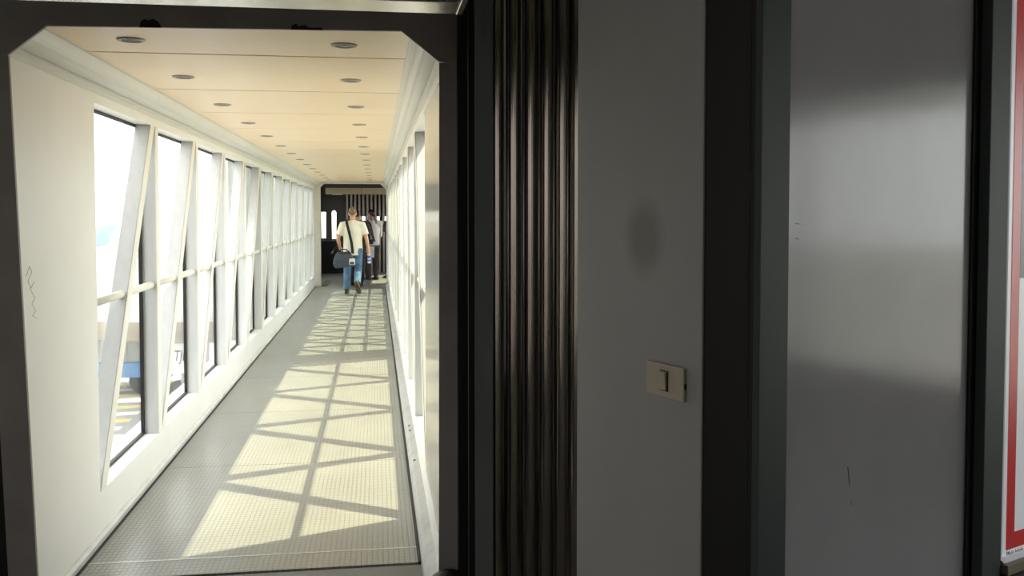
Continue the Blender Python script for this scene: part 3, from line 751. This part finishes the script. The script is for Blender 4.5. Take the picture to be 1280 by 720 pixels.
def person(name, loc, yaw, label, P, skin, top_mat, leg_mat, hair_mat, hair_thick=0.008, sleeve=0.62, shirt_hem=0.80, long_sleeve=False, head_yaw=0.0, voxel=0.013, shoe_dirs=None, shoes=True, sx=1.0):
    """P holds joints in the person's own frame: x right, y ahead, z up"""
    mb = MB()
    pel, chest, neck, hc = [Vector(P[k]) for k in ('pelvis', 'chest', 'neck', 'head')]
    mb.tube([pel - Vector((0, 0, 0.10)), pel, pel.lerp(chest, 0.45), chest, neck - Vector((0, 0, 0.05))],
            [(0.135 * sx, 0.10), (0.155 * sx, 0.11), (0.135 * sx, 0.10), (0.165 * sx, 0.115), (0.12 * sx, 0.08)], 14)
    mb.tube([neck - Vector((0, 0, 0.08)), neck, hc], [0.068, 0.056, 0.054], 12)
    head(mb, tuple(hc), P.get('hs', 1.0), head_yaw)
    for S in 'LR':
        sh, el, wr_ = [Vector(P[S + k]) for k in ('sh', 'el', 'wr')]
        mb.tube([Vector((sh.x * 0.45, sh.y, sh.z + 0.01)), sh, sh.lerp(el, 0.35), el, el.lerp(wr_, 0.3), wr_], [0.066, 0.060, 0.050, 0.040, 0.041, 0.026], 10)
        hand(mb, wr_, P.get(S + 'hd', wr_ - el), P.get(S + 'pn', (-1 if S == 'R' else 1, 0, 0)), P.get(S + 'curl', 0.6))
        hp, kn, an = [Vector(P[S + k]) for k in ('hip', 'kn', 'an')]
        mb.tube([hp + Vector((0, 0, 0.05)), hp, hp.lerp(kn, 0.5), kn, kn.lerp(an, 0.35), an], [0.085, 0.088, 0.074, 0.056, 0.056, 0.038], 10)
        td = (shoe_dirs or {}).get(S, ((0, 1, 0), (0, 0, 1)))
        f = Vector(td[0]).normalized(); u = Vector(td[1]).normalized()
        mb.tube([an + u * 0.02, an - f * 0.03 - u * 0.03, an + f * 0.05 - u * 0.03, an + f * 0.14 - u * 0.05], [0.036, 0.030, 0.032, 0.022], 8)
    body = bake(mb, name, skin, None, voxel, 4)
    body.location = loc; body.rotation_euler = (0, 0, yaw)
    tag(body, label, 'person', 'people in the tunnel')
    eyes(body, tuple(hc), P.get('hs', 1.0), head_yaw)
    hair_cap(body, tuple(hc), P.get('hs', 1.0), head_yaw, hair_mat, hair_thick)
    # top
    mb = MB(); hem = Vector((pel.x, pel.y, shirt_hem))
    mb.tube([hem, pel + Vector((0, 0, 0.02)), pel.lerp(chest, 0.45), chest + Vector((0, 0, 0.01)), neck - Vector((0, 0, 0.075)), neck - Vector((0, 0, 0.03))],
            [(0.190 * sx, 0.135), (0.185 * sx, 0.138), (0.180 * sx, 0.132), (0.195 * sx, 0.140), (0.150 * sx, 0.100), (0.075, 0.072)], 18)
    mb.tube([neck - Vector((0, 0, 0.07)), neck - Vector((0, 0.008, -0.012))], [0.080, 0.068], 12)
    for S in 'LR':
        sh, el, wr_ = [Vector(P[S + k]) for k in ('sh', 'el', 'wr')]
        pts = [Vector((sh.x * 0.4, sh.y, sh.z + 0.012)), sh + Vector((0, 0, 0.006)), sh.lerp(el, 0.4), sh.lerp(el, sleeve)]
        rad = [0.080, 0.072, 0.072, 0.072]
        if long_sleeve:
            pts = pts[:3] + [el, el.lerp(wr_, 0.5), el.lerp(wr_, 0.93)]; rad = [0.088, 0.080, 0.068, 0.058, 0.054, 0.040]
        mb.tube(pts, rad, 12)
    bake(mb, 'shirt', top_mat, body, voxel, 5)
    # trousers
    mb = MB()
    mb.tube([pel - Vector((0, 0, 0.13)), pel - Vector((0, 0, 0.04)), pel + Vector((0, 0, 0.09))], [(0.145 * sx, 0.115), (0.172 * sx, 0.126), (0.158 * sx, 0.118)], 16)
    for S in 'LR':
        hp, kn, an = [Vector(P[S + k]) for k in ('hip', 'kn', 'an')]
        mb.tube([hp + Vector((0, 0, 0.04)), hp - Vector((0, 0, 0.04)), hp.lerp(kn, 0.5), kn, kn.lerp(an, 0.5), kn.lerp(an, 1.0)], [0.095, 0.102, 0.090, 0.076, 0.070, 0.066], 12)
    bake(mb, 'trousers', leg_mat, body, voxel, 4)
    if shoes:
        for S in 'LR':
            td = (shoe_dirs or {}).get(S, ((0, 1, 0), (0, 0, 1)))
            shoe(body, P[S + 'an'], td[0], td[1])
    return body

# man in the cream shirt, walking away, right foot swinging behind
MX, MY = -0.480, 18.40
walk = dict(pelvis=(0.02, 0.0, 0.90), chest=(0.02, 0.02, 1.24), neck=(0.015, 0.03, 1.44), head=(0.015, 0.055, 1.585), hs=0.98,
            Lsh=(-0.180, 0.01, 1.350), Lel=(-0.265, -0.02, 1.085), Lwr=(-0.235, 0.12, 0.90), Lhd=(0.1, 0.8, -0.3), Lpn=(1, 0, 0), Lcurl=1.0,
            Rsh=(0.212, 0.02, 1.350), Rel=(0.285, -0.03, 1.09), Rwr=(0.320, -0.02, 0.865), Rhd=(0.05, 0.1, -1), Rpn=(-1, 0, 0), Rcurl=1.0,
            Lhip=(-0.075, 0.02, 0.86), Lkn=(-0.09, 0.03, 0.47), Lan=(-0.105, 0.0, 0.088),
            Rhip=(0.110, -0.02, 0.86), Rkn=(0.120, 0.03, 0.48), Ran=(0.105, -0.30, 0.225))
man = person('person', (MX, MY, 0.0), 0.0, 'man in cream shirt and blue jeans walking away with a shoulder bag', walk, 'skin_tan', 'shirt_cream', 'jeans_blue', 'hair_cropped',
             hair_thick=0.004, sleeve=0.72, shirt_hem=0.755, shoe_dirs={'L': ((0, 1, 0), (0, 0, 1)), 'R': ((0.25, 0.30, -0.75), (0.1, 0.9, 0.42))}, sx=1.02)

# his shoulder bag
bg_ = tag(empty('shoulder_bag', (MX - 0.135, MY - 0.235, 0.535)), 'dark grey duffel shoulder bag on the left hip of the walking man', 'bag')
mb = MB()
prof = [(-0.20, 0.03), (-0.21, 0.10), (-0.175, 0.21), (-0.12, 0.30), (0.10, 0.30), (0.165, 0.22), (0.215, 0.10), (0.21, 0.02), (0.17, 0.0), (-0.16, 0.0)]
mb.prism(prof, -0.085, 0.085)
o = mb.build('body', 'bag_cloth', bg_); b = o.modifiers.new('b', 'BEVEL'); b.width = 0.035; b.segments = 3
o.rotation_euler = (0, math.radians(-7), 0)
for p in o.data.polygons: p.use_smooth = True
MB().box(0.09, 0.20, -0.105, -0.075, 0.05, 0.17).build('end_pocket', 'bag_light', bg_, bevel=0.015)
MB().box(0.105, 0.185, -0.110, -0.10, 0.06, 0.11).build('pocket_flap', 'bag_cloth', bg_, bevel=0.004)
MB().tube([(-0.16, -0.05, 0.18), (-0.13, -0.06, 0.29), (-0.05, -0.05, 0.355), (0.04, -0.05, 0.345), (0.11, -0.06, 0.28), (0.13, -0.07, 0.18)], (0.014, 0.006) and 0.012, 8).build('handle', 'strap_black', bg_, smooth=True)
MB().tube([(-0.10, -0.088, 0.28), (0.10, -0.088, 0.275)], 0.006, 6).build('zip', 'strap_black', bg_)
def strap_ring(pts, w=0.026, t=0.004):
    """flat strap: a ribbon with thickness through points, width across x"""
    mb = MB(); n = len(pts)
    for p in pts:
        for dx, dy in ((-w, -t), (w, -t), (w, t), (-w, t)):
            mb.v.append((p[0] + dx, p[1] + dy, p[2]))
    for i in range(n - 1):
        for k in range(4):
            j = (k + 1) % 4; mb.f.append((4 * i + k, 4 * i + j, 4 * i + 4 + j, 4 * i + 4 + k))
    mb.f.append((0, 1, 2, 3)); mb.f.append((4 * n - 4, 4 * n - 3, 4 * n - 2, 4 * n - 1))
    return mb
# from the bag's right end up the back and over the left shoulder, then down the front
S0 = Vector((MX - 0.135, MY - 0.235, 0.535))
pts = [(0.02, -0.16, 0.80), (0.00, -0.155, 1.00), (-0.045, -0.150, 1.20), (-0.085, -0.125, 1.36), (-0.105, -0.05, 1.47), (-0.11, 0.06, 1.475), (-0.12, 0.15, 1.36), (-0.16, 0.175, 1.15), (-0.27, 0.14, 0.95), (-0.37, -0.02, 0.83), (-0.40, -0.18, 0.78)]
strap_ring([(MX + a - S0.x, MY + b_ - S0.y, c - S0.z) for a, b_, c in pts]).build('strap', 'strap_black', bg_)

# bottle in his right hand
bt = tag(empty('water_bottle', (MX + 0.335, MY + 0.005, 0.595)), 'clear water bottle with a blue label held in the right hand of the walking man', 'bottle')
MB().lathe((0, 0, 0), [(0.0001, 0.0), (0.028, 0.0), (0.033, 0.01), (0.033, 0.13), (0.030, 0.15), (0.013, 0.185), (0.013, 0.20), (0.0001, 0.20)], 16).build('body', 'bottle_clear', bt, smooth=True)
MB().lathe((0, 0, 0), [(0.0345, 0.105), (0.0350, 0.11), (0.0350, 0.150), (0.0325, 0.155)], 16).build('blue_label', 'bottle_blue', bt, smooth=True)
MB().lathe((0, 0, 0), [(0.0345, 0.045), (0.0350, 0.048), (0.0350, 0.072), (0.0345, 0.075)], 16).build('label_band', 'bottle_blue', bt, smooth=True)
MB().lathe((0, 0, 0), [(0.0001, 0.212), (0.015, 0.212), (0.016, 0.195), (0.0001, 0.195)], 12).build('cap', 'bottle_blue', bt)

stand = dict(pelvis=(0, 0, 0.90), chest=(0, 0.01, 1.22), neck=(0, 0.02, 1.41), head=(0, 0.045, 1.545), hs=0.95,
             Lsh=(-0.20, 0.0, 1.345), Lel=(-0.25, -0.02, 1.06), Lwr=(-0.24, 0.10, 0.84),
             Rsh=(0.20, 0.0, 1.345), Rel=(0.25, -0.02, 1.06), Rwr=(0.24, 0.10, 0.84),
             Lhip=(-0.09, 0, 0.86), Lkn=(-0.095, 0.03, 0.47), Lan=(-0.10, 0.0, 0.088),
             Rhip=(0.09, 0, 0.86), Rkn=(0.095, 0.03, 0.47), Ran=(0.10, 0.0, 0.088))
# dark-suited walker hidden behind the first man
w2 = dict(stand); w2.update(Rkn=(0.10, 0.02, 0.46), Ran=(0.10, -0.10, 0.10), Lkn=(-0.09, 0.14, 0.48), Lan=(-0.09, 0.20, 0.088))
person('person', (-0.435, 20.30, 0.0), 0.0, 'person in a dark jacket and trousers half hidden behind the walking man', w2, 'skin_tan', 'suit_dark', 'suit_dark', 'hair_black', long_sleeve=True, shirt_hem=0.72)
# man with black hair and a grey shirt, holding papers
w3 = dict(stand); w3.update(Rel=(0.24, 0.05, 1.06), Rwr=(0.10, 0.22, 0.86), Rhd=(-0.5, 0.7, -0.3), Rpn=(-0.6, -0.4, 0), Lel=(-0.24, 0.06, 1.07), Lwr=(-0.14, 0.25, 0.90), Lhd=(0.4, 0.8, -0.3), Lpn=(1, 0, 0))
m3 = person('person', (-0.10, 22.1, 0.0), math.radians(28), 'black-haired man in a pale grey shirt with dark trousers standing in the far cab', w3, 'skin_brown', 'shirt_grey', 'suit_dark', 'hair_black', hair_thick=0.016, head_yaw=math.radians(30), long_sleeve=True, shirt_hem=0.82)
strap_ring([(-0.02, -0.150, 0.92), (-0.08, -0.150, 1.10), (-0.12, -0.130, 1.32), (-0.12, -0.03, 1.435), (-0.12, 0.08, 1.40), (-0.05, 0.155, 1.20), (0.02, 0.155, 0.95)], 0.03).build('bag_strap', 'strap_black', m3)
pp = tag(MB().prism([(-0.085, -0.13), (0.075, -0.14), (0.085, 0.12), (-0.07, 0.14)], -0.004, 0.004).build('paper_folder', 'paper_white', bevel=0.002), 'white folder held by the black-haired man in the far cab', 'folder')
pp.location = (-0.13, 21.90, 0.68)
hb = tag(empty('waist_bag', (-0.165, 21.905, 0.86)), 'black waist bag worn by the black-haired man in the far cab', 'bag')
MB().box(-0.09, 0.09, -0.04, 0.03, 0.0, 0.11).build('body', 'strap_black', hb, bevel=0.02)
MB().box(-0.07, 0.07, -0.048, -0.038, 0.015, 0.065).build('pocket', 'suit_dark', hb, bevel=0.004)
# person at the right edge, mostly behind the end frame
w4 = dict(stand); w4.update(Lel=(-0.26, 0.06, 1.07), Lwr=(-0.30, 0.26, 1.13), Lhd=(-0.2, 0.7, 0.4), Rel=(0.24, 0.05, 1.06))
person('person', (0.37, 22.75, 0.0), math.radians(50), 'person in dark top and blue jeans at the right edge of the far doorway', w4, 'skin_brown', 'suit_dark', 'jeans_dark_blue', 'hair_black', hair_thick=0.014, sleeve=0.75)

# ------------------------------------------------------------------ apron, aircraft and far things outside
GZ = -4.0
gr = struct(MB().box(-160, 160, -150, 300, GZ - 0.3, GZ).build('ground', 'apron'), 'grey concrete apron with yellow painted markings', 'ground')
for k in range(9):
    y = 24.2 + k * 0.95
    MB().prism([(-9.4, y), (-6.6, y + 0.55), (-6.6, y + 0.95), (-9.4, y + 0.40)], GZ, GZ + 0.004, 'z').build('painted_stripe', 'marking_yellow' if k % 2 else 'marking_white', gr)
MB().box(-30, -6.0, 23.2, 23.35, GZ, GZ + 0.004).build('painted_stripe', 'marking_white', gr)

# aircraft nose section, lying across the far end
FX, FY, FZ, FR = -10.6, 27.2, -0.10, 2.0
def fus(x, ang, off=0.0):
    s_ = max(0.0, x - FX)
    t = min(1.0, s_ / 5.6)
    r = FR * (1 - (1 - t) ** 2.2) ** 0.6 + off
    zc = FZ - 0.45 * (1 - t) ** 2
    return (x, FY - r * math.cos(ang), zc + r * math.sin(ang))
air = tag(empty('aircraft', (FX, FY, GZ)), 'white airliner with blue cockpit windows parked outside the left windows', 'aircraft')
mb = MB(); seg = 40
xs = [FX + 0.02, FX + 0.1, FX + 0.25, FX + 0.5, FX + 0.9, FX + 1.4, FX + 2.0, FX + 2.8, FX + 3.7, FX + 4.6, FX + 5.6, FX + 8, FX + 12, FX + 20, FX + 28]
for x in xs:
    for k in range(seg):
        p = fus(x, 2 * math.pi * k / seg); mb.v.append((p[0] - FX, p[1] - FY, p[2] - GZ))
for i in range(len(xs) - 1):
    for k in range(seg):
        j = (k + 1) % seg; mb.f.append((i * seg + k, i * seg + j, (i + 1) * seg + j, (i + 1) * seg + k))
mb.f.append(tuple(range(seg))); mb.f.append(tuple((len(xs) - 1) * seg + k for k in range(seg)))
mb.build('fuselage', 'aircraft_white', air, smooth=True)
def skin_patch(name, x0, x1, a0, a1, material, slant=0.0, n=4, off=0.012, parent=air):
    mb = MB()
    for o_ in (off, off - 0.02):
        for i in range(n + 1):
            for j in range(n + 1):
                a = a0 + (a1 - a0) * j / n
                x = x0 + (x1 - x0) * i / n + slant * j / n
                p = fus(x, a, o_); mb.v.append((p[0] - FX, p[1] - FY, p[2] - GZ))
    m_ = (n + 1) * (n + 1)
    for L in range(2):
        for i in range(n):
            for j in range(n):
                a = L * m_ + i * (n + 1) + j
                mb.f.append((a, a + 1, a + n + 2, a + n + 1))
    return mb.build(name, material, parent, smooth=False)
rad = math.radians
skin_patch('cockpit_window', -7.48, -7.02, rad(30), rad(50), 'cockpit_glass', 0.14)
skin_patch('cockpit_window', -8.05, -7.60, rad(30), rad(50), 'cockpit_glass', 0.20)
skin_patch('cockpit_window', -8.60, -8.17, rad(32), rad(52), 'cockpit_glass', 0.25)
skin_patch('belly_shade', -8.6, 8.0, rad(-128), rad(-38), 'belly_shade_tan', 0.0, n=16, off=0.006)  # tan shading under the curved hull, painted on as a skin patch
for k in range(10):
    skin_patch('cabin_window', -3.2 + k * 0.53, -2.97 + k * 0.53, rad(12), rad(21), 'cockpit_glass', 0.0, n=2)
gx = -5.55
MB().box(gx - 0.65, gx + 0.75, -0.32, -0.27, -2.93 - GZ, -2.0 - GZ).build('gear_door', 'aircraft_white', air, loc=(-FX, 0, 0))
MB().box(gx - 0.65, gx + 0.75, 0.27, 0.32, -2.93 - GZ, -2.0 - GZ).build('gear_door', 'aircraft_white', air, loc=(-FX, 0, 0))
MB().tube([(gx + 0.1, 0, 0.40), (gx + 0.1, 0, 2.0)], 0.09, 10).build('gear_leg', 'gear_metal', air, loc=(-FX, 0, 0))
for sy in (-0.24, 0.24):
    prof = [(0.10, -0.10), (0.30, -0.11), (0.38, -0.08), (0.40, 0.0), (0.38, 0.08), (0.30, 0.11), (0.10, 0.10)]
    mb = MB(); n = 24
    for i in range(n):
        a = 2 * math.pi * i / n
        for r, d in prof: mb.v.append((gx - FX - 0.05 + r * math.cos(a), sy + d, 0.40 + r * math.sin(a)))
    k = len(prof)
    for i in range(n):
        j = (i + 1) % n
        for q in range(k - 1): mb.f.append((i * k + q, j * k + q, j * k + q + 1, i * k + q + 1))
    wh = mb.build('wheel', 'tyre', air, smooth=True)
    mb = MB().tube([(gx - FX - 0.05, sy - 0.105, 0.40), (gx - FX - 0.05, sy + 0.105, 0.40)], 0.20, 16)
    mb.build('hub', 'gear_metal', wh)
tm = text_mesh('TJF', 0.43, 0.004, 0.18)
o = add('lettering', tm, 'letter_black', air, loc=(gx - FX - 0.12, -0.328, -2.565 - GZ)); o.scale = (0.62, 1, 1); o.rotation_euler = (math.pi / 2, 0, 0)

# grey service truck beyond the nose
tk = tag(empty('service_truck', (-8.6, 30.7, GZ)), 'grey box truck with a blue skirt parked beyond the aircraft nose', 'truck')
MB().box(-2.2, 2.2, -1.2, 1.2, 1.0, 3.2).build('cargo_box', 'truck_grey', tk, bevel=0.05)
for k in range(9):
    MB().box(-2.1 + k * 0.51, -2.05 + k * 0.51, -1.23, -1.2, 1.05, 3.1).build('rib', 'truck_grey', tk)
MB().box(-2.3, 2.3, -1.25, 1.25, 0.55, 1.0).build('skirt', 'truck_blue', tk)
MB().prism([(-2.3, 0.5), (-3.9, 0.5), (-3.9, 1.5), (-3.5, 2.5), (-2.3, 2.5)], -1.15, 1.15).build('cabin', 'truck_grey', tk, bevel=0.06)
MB().box(-3.4, -2.7, -1.17, -1.14, 1.6, 2.3).build('cabin_window', 'cockpit_glass', tk)
for x in (-3.0, 1.5):
    for y in (-1.05, 1.05):
        MB().tube([(x, y - 0.14, 0.45), (x, y + 0.14, 0.45)], 0.45, 18).build('wheel', 'tyre', tk)

# bare tree far beyond
tr_ = tag(empty('bare_tree', (-12.3, 66.0, GZ)), 'thin bare tree rising beyond the aircraft', 'tree')
tm_ = MB()
def branch(p, d, l, r, depth):
    e = p + d * l
    tm_.tube([p, p.lerp(e, 0.5) + Vector((random.uniform(-.05, .05), 0, 0)) * l, e], [r, r * 0.85, r * 0.6], 6)
    if depth:
        for k in range(3):
            nd = (d + Vector((random.uniform(-.8, .8), random.uniform(-.8, .8), random.uniform(0, .5)))).normalized()
            branch(e, nd, l * 0.68, r * 0.55, depth - 1)
branch(Vector((0, 0, 0)), Vector((0, 0, 1)), 3.0, 0.10, 4)
tm_.build('trunk', 'bark', tr_)
